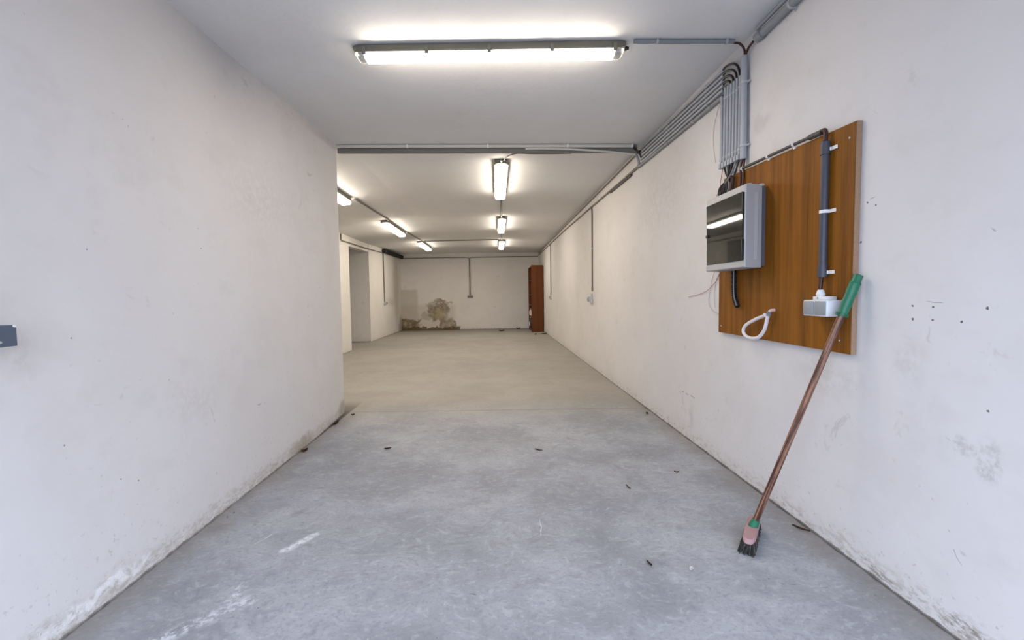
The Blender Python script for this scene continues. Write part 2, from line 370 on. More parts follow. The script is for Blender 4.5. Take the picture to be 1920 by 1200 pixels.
def rusty_handle():
    t = NT('broom_handle'); v = t.obj()
    ax = Vector((0.283, -0.192, 1.084)).normalized()
    al = t.n('ShaderNodeVectorMath', operation='SCALE'); al.inputs[0].default_value = tuple(ax); t.l(t.vmath('DOT_PRODUCT', v, tuple(ax)), al.inputs['Scale'])
    n = t.noise(t.vmath('SUBTRACT', t.scale(v, (110, 110, 110)), t.scale(al.outputs[0], (106, 106, 106))), 1.0, 4, 0.6)
    n2 = t.noise(v, 9, 4, 0.6)
    col = t.mix(t.mapr(n, 0.42, 0.6), srgb(66, 38, 28), srgb(142, 102, 78))
    col = t.mix(t.math('MULTIPLY', t.mapr(n2, 0.55, 0.7), 0.4), col, srgb(120, 88, 66))
    return t.done(col, 0.42, None, 0, 0.45)
M['handle'] = rusty_handle()

def emissive(name, power):
    t = NT(name)
    t.b.inputs['Emission Color'].default_value = LAMP_COLOR
    t.b.inputs['Emission Strength'].default_value = power
    return t.done((0.8, 0.8, 0.78, 1), 0.4)
M['lens'] = emissive('lit_diffuser', LAMP_POWER)
M['lens_front'] = emissive('lit_front_diffuser', FRONT_POWER)
t = NT('clear_lens_end')
t.b.inputs['Transmission Weight'].default_value = 0.55
M['lens_end'] = t.done((0.86, 0.85, 0.80, 1), 0.35, t.bump(t.noise(t.obj(), 60, 2), 0.4, 0.004))
t = NT('smoked_window')
t.b.inputs['Transmission Weight'].default_value = 0.85
t.b.inputs['IOR'].default_value = 1.5
M['smoked'] = t.done(srgb(96, 98, 92), 0.03, None, 0, 0.9)

# ------------------------------------------------------------------ mesh helpers
def quad_mesh(name, verts, faces):
    me = bpy.data.meshes.new(name); me.from_pydata([tuple(v) for v in verts], [], faces); me.update(); return me

class MB:
    """collects shapes given in world coordinates and links them as one mesh object"""
    def __init__(s): s.bm = bmesh.new()
    def box(s, x0, x1, y0, y1, z0, z1, bev=0.0, seg=2):
        vs = [s.bm.verts.new((x, y, z)) for x in (x0, x1) for y in (y0, y1) for z in (z0, z1)]
        fs = [(0, 1, 3, 2), (4, 6, 7, 5), (0, 4, 5, 1), (2, 3, 7, 6), (0, 2, 6, 4), (1, 5, 7, 3)]
        faces = [s.bm.faces.new([vs[i] for i in f]) for f in fs]
        if bev:
            ed = list({e for f in faces for e in f.edges})
            bmesh.ops.bevel(s.bm, geom=ed, offset=bev, segments=seg, affect='EDGES', profile=0.5)
        return s
    def loft(s, rings, cap=True, closed=True):
        R = [[s.bm.verts.new(tuple(v)) for v in ring] for ring in rings]
        n = len(R[0])
        for a, b in zip(R[:-1], R[1:]):
            for i in range(n if closed else n - 1):
                j = (i + 1) % n
                s.bm.faces.new((a[i], a[j], b[j], b[i]))
        if cap:
            s.bm.faces.new(list(reversed(R[0]))); s.bm.faces.new(R[-1])
        return s
    def tube(s, pts, r, n=12, smooth=0, cap=True):
        pts = [Vector(p) for p in pts]
        rs = list(r) if isinstance(r, (list, tuple)) else [r] * len(pts)
        if smooth and len(pts) > 2:
            P, Q = [], []
            ext = [pts[0] * 2 - pts[1]] + pts + [pts[-1] * 2 - pts[-2]]
            for i in range(1, len(ext) - 2):
                p0, p1, p2, p3 = ext[i - 1:i + 3]
                for k in range(smooth):
                    u = k / smooth
                    P.append(0.5 * ((2 * p1) + (p2 - p0) * u + (2 * p0 - 5 * p1 + 4 * p2 - p3) * u * u + (3 * p1 - p0 - 3 * p2 + p3) * u ** 3))
                    Q.append(rs[i - 1] * (1 - u) + rs[i] * u)
            P.append(pts[-1]); Q.append(rs[-1]); pts, rs = P, Q
        rings = []; nrm = None
        for i, p in enumerate(pts):
            d = (pts[min(i + 1, len(pts) - 1)] - pts[max(i - 1, 0)]).normalized()
            if nrm is None:
                nrm = d.orthogonal().normalized()
            nrm = (nrm - d * nrm.dot(d)).normalized()
            bn = d.cross(nrm)
            rings.append([p + (nrm * math.cos(a) + bn * math.sin(a)) * rs[i] for a in [2 * PI * k / n for k in range(n)]])
        return s.loft(rings, cap)
    def prism(s, poly, axis, a, b):
        # poly: 2D points; axis 0/1/2: extrusion direction; other coordinates in order
        def P(u, v, w):
            c = [0, 0, 0]; o = [i for i in range(3) if i != axis]
            c[axis] = w; c[o[0]] = u; c[o[1]] = v; return c
        return s.loft([[P(u, v, a) for u, v in poly], [P(u, v, b) for u, v in poly]])
    def build(s, name, mat, parent=None, smooth=True, bev=0.0, base=None):
        bmesh.ops.recalc_face_normals(s.bm, faces=s.bm.faces)
        me = bpy.data.meshes.new(name)
        o = bpy.data.objects.new(name, me); COL.objects.link(o)
        if parent is not None:
            org = Vector(parent['_org'])
            o.parent = parent
        elif base is not None:
            org = Vector(base)
        else:
            cs = [v.co for v in s.bm.verts]
            org = Vector((sum(c.x for c in cs) / len(cs), sum(c.y for c in cs) / len(cs), min(c.z for c in cs)))
        if parent is None: o.location = org
        for v in s.bm.verts: v.co -= org
        o['_org'] = tuple(org)
        s.bm.to_mesh(me); s.bm.free()
        me.materials.append(mat if not isinstance(mat, str) else M[mat])
        if smooth:
            for p in me.polygons: p.use_smooth = True
            md = o.modifiers.new('edges', 'EDGE_SPLIT'); md.split_angle = math.radians(38)
        if bev:
            b = o.modifiers.new('bevel', 'BEVEL'); b.width = bev; b.segments = 2; b.limit_method = 'ANGLE'
            if smooth: o.modifiers.move(1, 0)
        return o

def tag(o, label=None, cat=None, group=None, kind=None):
    if label: o['label'] = label
    if cat: o['category'] = cat
    if group: o['group'] = group
    if kind: o['kind'] = kind
    return o

def empty(name, loc, label, cat, group=None):
    o = bpy.data.objects.new(name, None); COL.objects.link(o)
    o.location = loc; o['_org'] = tuple(loc); o.empty_display_size = 0.05
    return tag(o, label, cat, group)

def copy_tree(o, parent=None):
    c = o.copy(); COL.objects.link(c); c.parent = parent
    for ch in [x for x in bpy.data.objects if x.parent == o]:
        copy_tree(ch, c)
    return c

def struct(mb, name, mat, **kw):
    return tag(mb.build(name, mat, smooth=False, **kw), kind='structure')

# ------------------------------------------------------------------ setting
Y0 = -0.25                       # open garage front, behind the camera
MB_ = MB()
fl = MB(); fl.box(-5.0, 1.75, Y0, 15.4, -0.15, 0.0); struct(fl, 'floor', 'floor')
fl = MB(); fl.box(-14, 14, -16, Y0, -0.2, -0.02); struct(fl, 'floor_outside', 'driveway')

# ceiling: level over the bay, sagging a little towards the side wall at the rear left
xs = [-5.0, -3.12, -2.0, -1.4, 1.75]
ys = [Y0, 4.33, 6.5, 9.3, 11.0, 12.6, 15.4]
def cz(x, y):
    s = max(0.0, min(1.0, (-1.4 - x) / 1.72))
    d = 0.165 if y <= 9.3 else 0.165 * max(0, (15.2 - y) / 5.9)
    return H - (d * s if y > 4.32 else 0)
vs = [(x, y, cz(x, y)) for x in xs for y in ys] + [(x, y, 2.8) for x in xs for y in ys]
nx, ny = len(xs), len(ys); fs = []
for i in range(nx - 1):
    for j in range(ny - 1):
        a = i * ny + j
        fs.append((a, a + 1, a + ny + 1, a + ny))
        b = a + nx * ny
        fs.append((b, b + ny, b + ny + 1, b + 1))
me = quad_mesh('ceiling', vs, fs); me.materials.append(M['ceiling'])
o = bpy.data.objects.new('ceiling', me); COL.objects.link(o); tag(o, kind='structure')

# left wall of the bay: leans back very slightly near the front
def wall_grid(name, mat, rows, thick_x):
    """rows: list of (y, x at floor, x at ceiling)"""
    mb = MB(); bm = mb.bm; zs = [-0.1, 0.0, 0.3, 0.9, 1.6, 2.2, H, 2.7]
    F, B = [], []
    for y, xf, xc in rows:
        F.append([bm.verts.new((xf + (xc - xf) * max(0, min(1, z / H)), y, z)) for z in zs])
        B.append([bm.verts.new((thick_x, y, z)) for z in zs])
    for G in (F, B):
        for i in range(len(rows) - 1):
            for k in range(len(zs) - 1):
                bm.faces.new((G[i][k], G[i + 1][k], G[i + 1][k + 1], G[i][k + 1]))
    for i in (0, len(rows) - 1):
        for k in range(len(zs) - 1):
            bm.faces.new((F[i][k], F[i][k + 1], B[i][k + 1], B[i][k]))
    for k in (0, len(zs) - 1):
        for i in range(len(rows) - 1):
            bm.faces.new((F[i][k], F[i + 1][k], B[i + 1][k], B[i][k]))
    return tag(mb.build(name, mat, smooth=False), kind='structure')
wall_grid('wall_left', 'plaster_left', [(Y0, -1.445, -1.585), (1.5, -1.443, -1.58), (2.3, -1.438, -1.566), (2.75, -1.438, -1.553), (3.6, -1.446, -1.507), (4.325, -1.482, -1.478)], -4.6)
wall_grid('wall_right', 'plaster_right', [(Y0, 1.446, 1.446), (2.0, 1.445, 1.445), (4.6, 1.444, 1.444), (9.0, 1.443, 1.443), (15.2, 1.443, 1.443)], 1.75)
b = MB(); b.box(-5.0, 1.75, Y0 - 0.25, Y0, 1.9, 2.8); struct(b, 'wall_front_baffle', 'plaster')  # unseen lintel, added and kept low to hold daylight off the upper walls
b = MB(); b.prism([(-5.0, 15.0), (-3.2, 15.03), (1.6, 15.06), (1.75, 15.4), (-5.0, 15.4)], 2, -0.1, 2.7); struct(b, 'wall_back', 'plaster_back')
b = MB(); b.prism([(-3.06, 4.325), (-3.05, 9.47), (-3.30, 9.47), (-3.30, 4.325)], 2, -0.1, 2.7); struct(b, 'wall_side', 'plaster_rear')
b = MB(); b.prism([(-3.16, 11.32), (-3.165, 15.06), (-4.8, 15.06), (-4.8, 11.34)], 2, -0.1, 2.7); struct(b, 'wall_side_rear', 'plaster_rear')
b = MB()
b.loft([[(-3.06, 9.47, 2.19), (-3.30, 9.47, 2.19), (-3.30, 9.47, 2.7), (-3.06, 9.47, 2.7)], [(-3.165, 11.33, 2.25), (-3.32, 11.33, 2.25), (-3.32, 11.33, 2.7), (-3.165, 11.33, 2.7)]])
struct(b, 'wall_lintel', 'plaster_rear')
b = MB(); b.box(-4.8, -4.6, 4.3, 11.4, -0.1, 2.7); struct(b, 'wall_passage', 'plaster_rear')

# ------------------------------------------------------------------ ceiling lamps
ZL = H
def lamp(name, length, loc, rz, label, lens_mat, front=False):
    """a sealed batten lamp along local X, top at the ceiling"""
    root = empty(name, (0, 0, 0), label, 'ceiling lamp')
    L = length / 2
    def section(hw, x, z0, z1, nrm=6, r=0.012, top=False):
        r = min(r, hw * 0.6, (z1 - z0) * 0.8)
        # rounded trapezoid profile in YZ at x
        pts = [(-hw, z1), (-hw, z0 + r)] + [(-hw + r * (1 - math.cos(a)), z0 + r * (1 - math.sin(a))) for a in [PI / 2 * k / 4 for k in range(1, 5)]]
        pts = pts + [(-y, z) for y, z in reversed(pts)]
        return [(x, y, z) for y, z in pts]
    hz0, hz1 = (-0.045, -0.004) if front else (-0.056, -0.004)
    K = [(0.056, -0.074), (0.064, -0.090), (0.066, -0.101)] if not front else [(0.037, -0.056), (0.042, -0.066), (0.043, -0.076)]
    jz = hz0 - 0.002
    HW = 0.045 if front else 0.072
    mb = MB()
    mb.loft([section(0.050, -L, hz0 + 0.012, hz1 - 0.01), section(HW - 0.006, -L + 0.012, hz0 + 0.002, hz1), section(HW, -L + 0.035, hz0, hz1),
             section(HW, L - 0.035, hz0, hz1), section(HW - 0.006, L - 0.012, hz0 + 0.002, hz1), section(0.050, L, hz0 + 0.012, hz1 - 0.01)])
    hs = mb.build('housing', 'housing', root)
    gz = 0.0 if not front else 0.011
    hwd = 0.074 if not front else 0.047
    mb = MB(); mb.box(-L + 0.02, L - 0.02, -HW - 0.004, HW + 0.004, hz0 - 0.002, hz0 + 0.006, 0.002); mb.build('gasket', 'latch', hs)
    # diffuser: tapered, rounded ends
    def lens(x0, x1, e0, e1):
        rings = []
        if e0: rings += [section(K[0][0], x0, K[0][1], jz, r=0.004), section(K[1][0], x0 + 0.010, K[1][1], jz, r=0.010), section(K[2][0], x0 + 0.022, K[2][1], jz, r=0.018)]
        else: rings += [section(K[2][0], x0, K[2][1], jz, r=0.018)]
        if e1: rings += [section(K[2][0], x1 - 0.022, K[2][1], jz, r=0.018), section(K[1][0], x1 - 0.010, K[1][1], jz, r=0.010), section(K[0][0], x1, K[0][1], jz, r=0.004)]
        else: rings += [section(K[2][0], x1, K[2][1], jz, r=0.018)]
        return rings
    LL = L - 0.008
    if front:
        c = 0.055
        mb = MB(); mb.loft(lens(-LL + c, LL - c, False, False)); mb.build('diffuser', lens_mat, root)
        mb = MB(); mb.loft(lens(-LL, -LL + c, True, False)); mb.build('diffuser_end', 'lens_end', root)
        mb = MB(); mb.loft(lens(LL - c, LL, False, True)); mb.build('diffuser_end', 'lens_end', root)
    else:
        mb = MB(); mb.loft(lens(-LL, LL, True, True)); mb.build('diffuser', lens_mat, root)
    for k in range(5):
        x = (-0.46 + 0.23 * k) * length
        for s in (-1, 1):
            mb = MB(); mb.box(x - 0.011, x + 0.011, s * hwd - 0.005, s * hwd + 0.005, -0.072 + gz, -0.028 + gz, 0.002)
            mb.box(x - 0.007, x + 0.007, s * (hwd - 0.006) - 0.006, s * (hwd - 0.006) + 0.006, -0.078 + gz * 1.6, -0.066 + gz, 0.002)
            mb.build('latch', 'latch', root)
    mb = MB(); mb.tube([(L - 0.005, 0, -0.026), (L + 0.014, 0, -0.026)], 0.013, 10); mb.tube([(L + 0.014, 0, -0.026), (L + 0.026, 0, -0.026)], 0.009, 10)
    mb.build('cable_gland', 'clip' if not front else 'cable', root)
    root.location = loc; root.rotation_euler = (0, 0, rz)
    return root
lamp('ceiling_lamp', 1.548, (-0.016, 2.662, H), math.radians(-2.3), 'long lit fluorescent batten hung crosswise nearest the camera, clear ends and grey latches', 'lens_front', True)
proto = lamp('ceiling_lamp', 1.55, (0.075, 5.56, H), math.radians(-90), 'first lit batten of the middle row, just behind the crosswise conduit', 'lens')
rest = [((0.122, 8.92, H), -90, 'second lit batten of the middle row, between two others in line'),
        ((0.165, 12.25, H), -90, 'last and smallest lit batten of the middle row, near the back wall'),
        ((-2.05, 5.56, cz(-2.05, 5.56)), 90, 'lit batten of the left row half hidden by the front wall corner'),
        ((-1.98, 8.92, cz(-1.98, 8.9)), 90, 'fully visible middle batten of the left row of lamps'),
        ((-1.90, 12.15, cz(-1.9, 11.6)), 90, 'farthest lit batten of the left row, near the black pipe')]
for loc, a, lab in rest:
    c = copy_tree(proto); c.location = loc; c.rotation_euler = (math.radians(-5.5) if a > 0 else 0, 0, math.radians(a)); c['label'] = lab
    c['group'] = 'lit battens in the rear of the room'
proto['group'] = 'lit battens in the rear of the room'

# ------------------------------------------------------------------ conduits
def saddle(parent, p, d, r, mat='clip', up=None, w=0.012, tab=0.014, name='clip'):
    """a clip around a tube at p running along d, standing off the surface whose outward normal is up"""
    p, d, up = Vector(p), Vector(d).normalized(), Vector(up).normalized()
    side = d.cross(up).normalized()
    prof = []
    R = r + 0.0025
    for a in [PI * k / 8 for k in range(9)]:
        prof.append(p + side * math.cos(a) * R + up * math.sin(a) * R)
    prof = [p + side * (R) - up * (r)] + prof + [p - side * (R) - up * (r)]
    inner = [p - side * (R - 0.002) - up * r, p + side * (R - 0.002) - up * r]
    ring = prof + inner
    mb = MB(); mb.loft([[v - d * w / 2 for v in ring], [v + d * w / 2 for v in ring]])
    q = p + side * (R + tab / 2) - up * (r - 0.002)
    a = [q + side * sx * tab / 2 + up * sz * 0.003 for sx, sz in ((-1, -1), (1, -1), (1, 1), (-1, 1))]
    mb.loft([[v - d * w / 2 for v in a], [v + d * w / 2 for v in a]])
    return mb.build(name, mat, parent)

def conduit(name, pts, r, mat, label, cat='conduit', group=None, clips=(), up=None, couplings=(), n=12, smooth=0, clipmat='clip', coupmat=None, tab=0.010):
    """a run of tube; clips / couplings: positions 0..1 along its straight length"""
    P = [Vector(p) for p in pts]
    o = MB(); o.tube(P, r, n, smooth)
    t = tag(o.build(name, mat, base=tuple(P[0])), label, cat, group)
    tot = sum((b - a).length for a, b in zip(P[:-1], P[1:]))
    def at(u):
        s = u * tot
        for a, b in zip(P[:-1], P[1:]):
            L = (b - a).length
            if s <= L + 1e-6: return a + (b - a) * (s / L), (b - a).normalized()
            s -= L
        return P[-1], (P[-1] - P[-2]).normalized()
    for u in clips:
        p, d = at(u); saddle(t, p, d, r, clipmat, up, tab=tab)
    for u in couplings:
        p, d = at(u); mb = MB(); mb.tube([p - d * 0.025, p + d * 0.025], r * 1.22, n); mb.build('coupling', coupmat or mat, t)
    return t

LEFTN = (-1, 0, 0)      # outward normal of the right wall
DOWN = (0, 0, -1)
RX = 1.445
# six horizontal tubes stacked under the ceiling on the right wall
zs_h = [2.478, 2.447, 2.417, 2.388, 2.360]
ords = ['topmost', 'second', 'third', 'fourth', 'fifth']
for i, z in enumerate(zs_h):
    conduit('conduit', [(RX - 0.024, 2.785, z), (RX - 0.024, 4.40 - 0.012 * i, z + 0.035 - 0.004 * i)], 0.0098, 'conduit', ('%s of the thin grey tubes stacked along the top of the right wall' % ords[i]),
            group='horizontal tubes stacked on the right wall', clips=(0.14, 0.57), up=LEFTN)
conduit('conduit', [(RX - 0.015, 2.815, 2.328), (RX - 0.015, 4.46, 2.366)], 0.0125, 'conduit_mid', 'lowest and thickest grey tube of the horizontal stack on the right wall',
        group='horizontal tubes stacked on the right wall', clips=(0.25, 0.7), up=LEFTN, couplings=(0.10, 0.55))
# vertical tubes
vy = [2.802, 2.766, 2.732, 2.697, 2.663, 2.629, 2.595]
vtop = [2.352, 2.363, 2.358, 2.354, 2.351, 2.351, 2.351]
vn = ['leftmost', 'second from left', 'third from left', 'middle', 'third from right', 'second from right', 'rightmost']
for i, y in enumerate(vy):
    zb = 1.885 - 0.001 * i
    c = conduit('conduit', [(RX - 0.024, y, zb), (RX - 0.024, y - 0.006 * (i > 0), vtop[i] if i else 2.325)], 0.0100, 'conduit',
            '%s of the seven thin vertical grey tubes above the fuse box' % vn[i], group='thin vertical tubes above the fuse box',
            clips=(0.12, 0.86), up=LEFTN)
    mb = MB(); mb.box(RX - 0.038, RX, y - 0.012, y + 0.012, zb - 0.002, zb + 0.03, 0.003); mb.build('end_sleeve', 'conduit', c)
conduit('conduit', [(RX - 0.026, 2.548, 1.868), (RX - 0.026, 2.552, 2.440)], 0.018, 'conduit', 'thick vertical grey pipe beside the seven thin tubes', clips=(0.13, 0.745), up=LEFTN, clipmat='clip')
# black cable loops joining horizontal ends to vertical tops
links = [(0, 6), (1, 5), (2, 4), (3, 3), (4, 2)]
lo = ['outermost', 'second', 'third', 'fourth', 'innermost']
for k, (i, j) in enumerate(links):
    z0, y1, z1 = zs_h[i], vy[j], vtop[j]
    pts = [(RX - 0.024, 2.80, z0)]
    for a in [PI / 2 * q / 5 for q in range(0, 6)]:
        pts.append((RX - 0.026, 2.775 - (2.775 - y1) * math.sin(a), z1 + (z0 + 0.006 - z1) * math.cos(a)))
    pts.append((RX - 0.024, y1, z1 - 0.02))
    mb = MB(); mb.tube(pts, 0.0068, 8, 3)
    tag(mb.build('cable', 'cable'), '%s of the five black cable loops between the stacked tubes' % lo[k], 'cable', 'black cable loops at the tube corner')
mb = MB(); mb.tube([(RX - 0.015, 2.83, 2.329), (RX - 0.016, 2.79, 2.335), (RX - 0.016, 2.77, 2.350), (RX - 0.014, 2.766, 2.34)], 0.0058, 8, 4)
tag(mb.build('cable', 'cable'), 'short black cable bend under the five loops by the lowest tube', 'cable')
# forward run of conduit towards the camera
conduit('conduit', [(RX - 0.022, 2.44, 2.474), (RX - 0.022, Y0 + 0.05, 2.474)], 0.021, 'conduit_mid', 'thick grey pipe running along the top of the right wall towards the camera', couplings=(0.012,), clips=(0.11, 0.4), up=LEFTN)
conduit('conduit', [(RX - 0.010, 2.47, H - 0.011), (RX - 0.010, Y0 + 0.05, H - 0.011)], 0.009, 'conduit', 'thin pale tube in the ceiling corner above the thick pipe')
for k, (pts, lab) in enumerate([
    ([(1.372, 2.578, H - 0.020), (1.402, 2.572, H - 0.028), (1.424, 2.562, H - 0.065), (1.425, 2.557, 2.43)], 'dark red cable curving from ceiling pipe into thick vertical pipe'),
    ([(RX - 0.022, 2.47, 2.476), (RX - 0.022, 2.51, 2.470), (RX - 0.020, 2.543, 2.452), (RX - 0.020, 2.554, 2.42)], 'dark red cable curving from front wall pipe into thick vertical pipe')]):
    mb = MB(); mb.tube(pts, 0.0065, 8, 5); tag(mb.build('cable', 'cable_red' if k else 'cable_red'), lab, 'cable')
# lamp feed on the ceiling
conduit('conduit', [(0.800, 2.585, H - 0.013), (1.375, 2.578, H - 0.013)], 0.0115, 'conduit_mid', 'grey ceiling pipe from the front lamp to the right wall', clips=(0.23, 0.92), up=DOWN)
# crosswise run: pipe, second pipe and dark flat strip
conduit('conduit', [(-1.478, 4.333, H - 0.018), (1.335, 4.333, H - 0.018)], 0.0165, 'conduit_pale', 'straight pale pipe with clips crossing the ceiling above the bay',
        clips=(0.235, 0.505, 0.775, 0.995), up=DOWN, clipmat='clip_white')
mb = MB(); mb.box(-1.478, 1.385, 4.355, 4.385, H - 0.072, H, 0.003); tag(mb.build('ceiling_strip', 'dull_grey', smooth=False), 'dark grey flat strip behind the crosswise ceiling pipe', 'trunking')
mb = MB(); mb.tube([(0.30, 4.345, H - 0.040), (0.55, 4.338, H - 0.042), (0.85, 4.335, H - 0.055), (1.15, 4.335, H - 0.078), (1.36, 4.36, H - 0.092)], 0.010, 10, 5)
tag(mb.build('conduit', 'conduit_pale'), 'pale sagging pipe peeling away from the crosswise ceiling run', 'conduit')
mb = MB(); mb.tube([(0.10, 4.75, H - 0.028), (0.13, 4.62, H - 0.03), (0.22, 4.50, H - 0.035), (0.36, 4.46, H - 0.05), (0.55, 4.43, H - 0.06), (0.75, 4.40, H - 0.066)], 0.0055, 8, 5)
tag(mb.build('cable', 'conduit_warm'), 'thin dark cable from first middle lamp to the ceiling strip', 'cable')
# knot of black cable and curved tube at the wall corner
mb = MB()
mb.tube([(1.335, 4.335, H - 0.02), (1.37, 4.36, H - 0.05), (1.40, 4.39, H - 0.06), (1.43, 4.40, H - 0.04)], 0.010, 8, 4)
mb.tube([(1.36, 4.35, H - 0.03), (1.40, 4.36, H - 0.075), (1.425, 4.39, H - 0.09)], 0.009, 8, 4)
mb.tube([(1.375, 4.35, H - 0.045), (1.41, 4.35, H - 0.10), (1.43, 4.37, H - 0.13)], 0.008, 8, 4)
tag(mb.build('cable', 'cable'), 'knot of black cables where crosswise pipe meets the right wall', 'cable')
mb = MB(); mb.tube([(1.37, 4.37, H - 0.085), (1.405, 4.41, H - 0.11), (1.425, 4.44, H - 0.15), (1.43, 4.47, 2.385)], 0.013, 10, 5)
tag(mb.build('conduit', 'conduit'), 'short pale bend dropping from crosswise pipe to the wall run', 'conduit')
# long runs on the right wall
conduit('conduit', [(RX - 0.016, 4.47, 2.374), (RX - 0.016, 6.60, 2.408), (RX - 0.016, 9.2, 2.440), (RX - 0.016, 14.98, 2.462)], 0.011, 'conduit_warm', 'lower long dusty pipe along the right wall into the depth',
        clips=(0.04, 0.12, 0.3, 0.5), up=LEFTN, couplings=(0.012, 0.145))
conduit('conduit', [(RX - 0.012, 4.45, 2.517), (RX - 0.012, 9.5, 2.520), (RX - 0.012, 14.98, 2.520)], 0.010, 'conduit_warm', 'upper long dusty pipe in the corner of ceiling and right wall',
        clips=(0.06, 0.2, 0.35, 0.55), up=LEFTN)
conduit('conduit', [(RX - 0.014, 4.70, 2.353), (RX - 0.014, 5.55, 2.368)], 0.011, 'conduit_black', 'short dark tube just below the lower long pipe on right wall', couplings=(0.98,))
# drops with sockets on the right wall
def drop(y, ztop, zbot, r, label, slabel, sy=0.10, sz=0.075, zs=None):
    conduit('conduit', [(RX - 0.012, y + 0.05, ztop + 0.01), (RX - 0.013, y + 0.012, ztop - 0.03), (RX - 0.013, y, ztop - 0.09), (RX - 0.013, y, zbot)], r, 'conduit_warm', label, clips=(0.5,), up=LEFTN, couplings=(0.97,))
    zs = zs if zs is not None else zbot - 0.06
    t = empty('wall_socket', (RX, y, zs - sz), slabel, 'socket')
    mb = MB(); mb.box(RX - 0.055, RX, y - 0.005, y + sy, zs - sz, zs, 0.005); mb.build('box', 'clip', t)
    mb = MB(); mb.box(RX - 0.062, RX - 0.055, y + 0.004, y + sy - 0.009, zs - sz + 0.009, zs - 0.009, 0.003); mb.build('cover', 'flap', t)
    mb = MB(); mb.tube([(RX - 0.02, y + 0.01, zs + 0.045), (RX - 0.02, y + 0.01, zs - 0.003)], 0.012, 10); mb.build('cable_gland', 'clip', t)
    mb = MB(); mb.box(RX - 0.03, RX, y - 0.02, y + 0.012, zs - sz - 0.03, zs - sz + 0.03, 0.004); mb.build('end_cap', 'clip', t)
drop(6.64, 2.40, 1.16, 0.012, 'nearer vertical pipe dropping down the right wall', 'grey wall socket at the foot of the nearer right wall pipe', zs=1.08, sy=0.16)
drop(11.70, 2.455, 1.12, 0.013, 'farther vertical pipe dropping down the right wall near the bookcase', 'small grey wall socket at the foot of the farther right wall pipe', sy=0.16, zs=1.09)
# back wall run with its drop and wide socket
conduit('conduit', [(-3.09, 15.0, 2.395), (-2.0, 15.008, 2.40), (-0.98, 15.012, 2.405)], 0.014, 'conduit_warm', 'left half of the dusty pipe crossing the back wall')
conduit('conduit', [(-0.78, 15.012, 2.405), (0.5, 15.02, 2.415), (1.42, 15.03, 2.42)], 0.014, 'conduit_warm', 'right half of the dusty pipe crossing the back wall')
mb = MB(); mb.tube([(-0.98, 15.010, 2.405), (-0.90, 15.005, 2.385), (-0.872, 15.0, 2.33)], 0.012, 8, 4); mb.tube([(-0.78, 15.012, 2.405), (-0.85, 15.005, 2.385), (-0.872, 15.0, 2.33)], 0.012, 8, 4)
mb.tube([(-0.872, 15.0, 2.35), (-0.872, 15.0, 1.14)], 0.019, 10)
tag(mb.build('conduit', 'conduit_warm'), 'vertical pipe with forked top dropping down the back wall', 'conduit')
t = empty('wall_socket', (-0.87, 15.03, 1.075), 'wide low socket at the foot of the back wall pipe', 'socket')
mb = MB(); mb.box(-0.96, -0.78, 14.96, 15.035, 1.08, 1.135, 0.006); mb.build('box', 'dull_grey', t)
mb = MB(); mb.box(-0.945, -0.795, 14.952, 14.962, 1.088, 1.127, 0.003); mb.build('cover', 'conduit_warm', t)
# left rear run, drop and switch
conduit('conduit', [(-3.034, 9.02, 2.242), (-3.034, 9.45, 2.254), (-3.105, 10.706, 2.292), (-3.142, 12.60, 2.352)], 0.012, 'conduit_warm', 'dusty pipe along the left rear wall above the opening')
conduit('conduit', [(-3.035, 8.99, 2.245), (-3.035, 8.99, 2.375)], 0.013, 'conduit_warm', 'short upright pipe beside the front wall corner above the rear opening')
conduit('conduit', [(-3.145, 12.62, 2.36), (-3.145, 12.72, 2.32), (-3.145, 12.74, 0.93)], 0.015, 'conduit_warm', 'vertical pipe dropping down the left rear wall to a switch')
t = empty('wall_switch', (-3.16, 12.78, 0.90), 'small switch box at the foot of the left rear wall pipe', 'switch')
mb = MB(); mb.box(-3.165, -3.10, 12.72, 12.86, 0.91, 0.99, 0.006); mb.build('box', 'clip', t)
mb = MB(); mb.box(-3.10, -3.09, 12.74, 12.84, 0.925, 0.975, 0.003); mb.build('rocker', 'dull_grey', t)
# ceiling feeds between lamps
def feed(p, q, label, r=0.012): conduit('conduit', [p, q], r, 'conduit_warm', label)
feed((0.09, 6.36, H - 0.013), (0.11, 8.11, H - 0.013), 'ceiling pipe between the first and second lamps of the middle row')
feed((0.135, 9.72, H - 0.013), (0.155, 11.44, H - 0.013), 'ceiling pipe between the second and third lamps of the middle row')
feed((-1.94, 6.37, cz(-1.95, 6.4) - 0.013), (-1.90, 8.12, cz(-1.90, 8.1) - 0.013), 'ceiling pipe between the first and second lamps of the left row')
feed((-1.88, 9.73, cz(-1.86, 9.7) - 0.013), (-1.84, 11.34, cz(-1.84, 11.3) - 0.013), 'ceiling pipe between the second and third lamps of the left row')
feed((-1.80, 11.42, cz(-1.8, 11.4) - 0.014), (0.08, 11.42, H - 0.014), 'thin ceiling pipe crossing from the left row to the middle row', 0.013)
# black insulated pipe
t = empty('drain_pipe', (-3.1, 13.8, 2.40), 'thick black pipe along the ceiling corner at the left rear', 'pipe')
mb = MB()
pts = []; rad = []
for k in range(60):
    u = k / 59; pts.append((-3.105 + 0.01 * u, 12.66 + 2.28 * u, 2.405 + 0.025 * u)); rad.append(0.057 + 0.004 * (k % 2))
mb.tube(pts, rad, 14); mb.build('pipe_wall', 'foam_black', t)
mb = MB(); mb.tube([(-3.105, 12.645, 2.405), (-3.105, 12.70, 2.405)], 0.064, 16); mb.build('collar', 'cable', t)
mb = MB(); mb.tube([(-3.095, 14.90, 2.43), (-3.095, 14.96, 2.43)], 0.066, 16); mb.build('collar', 'cable', t)

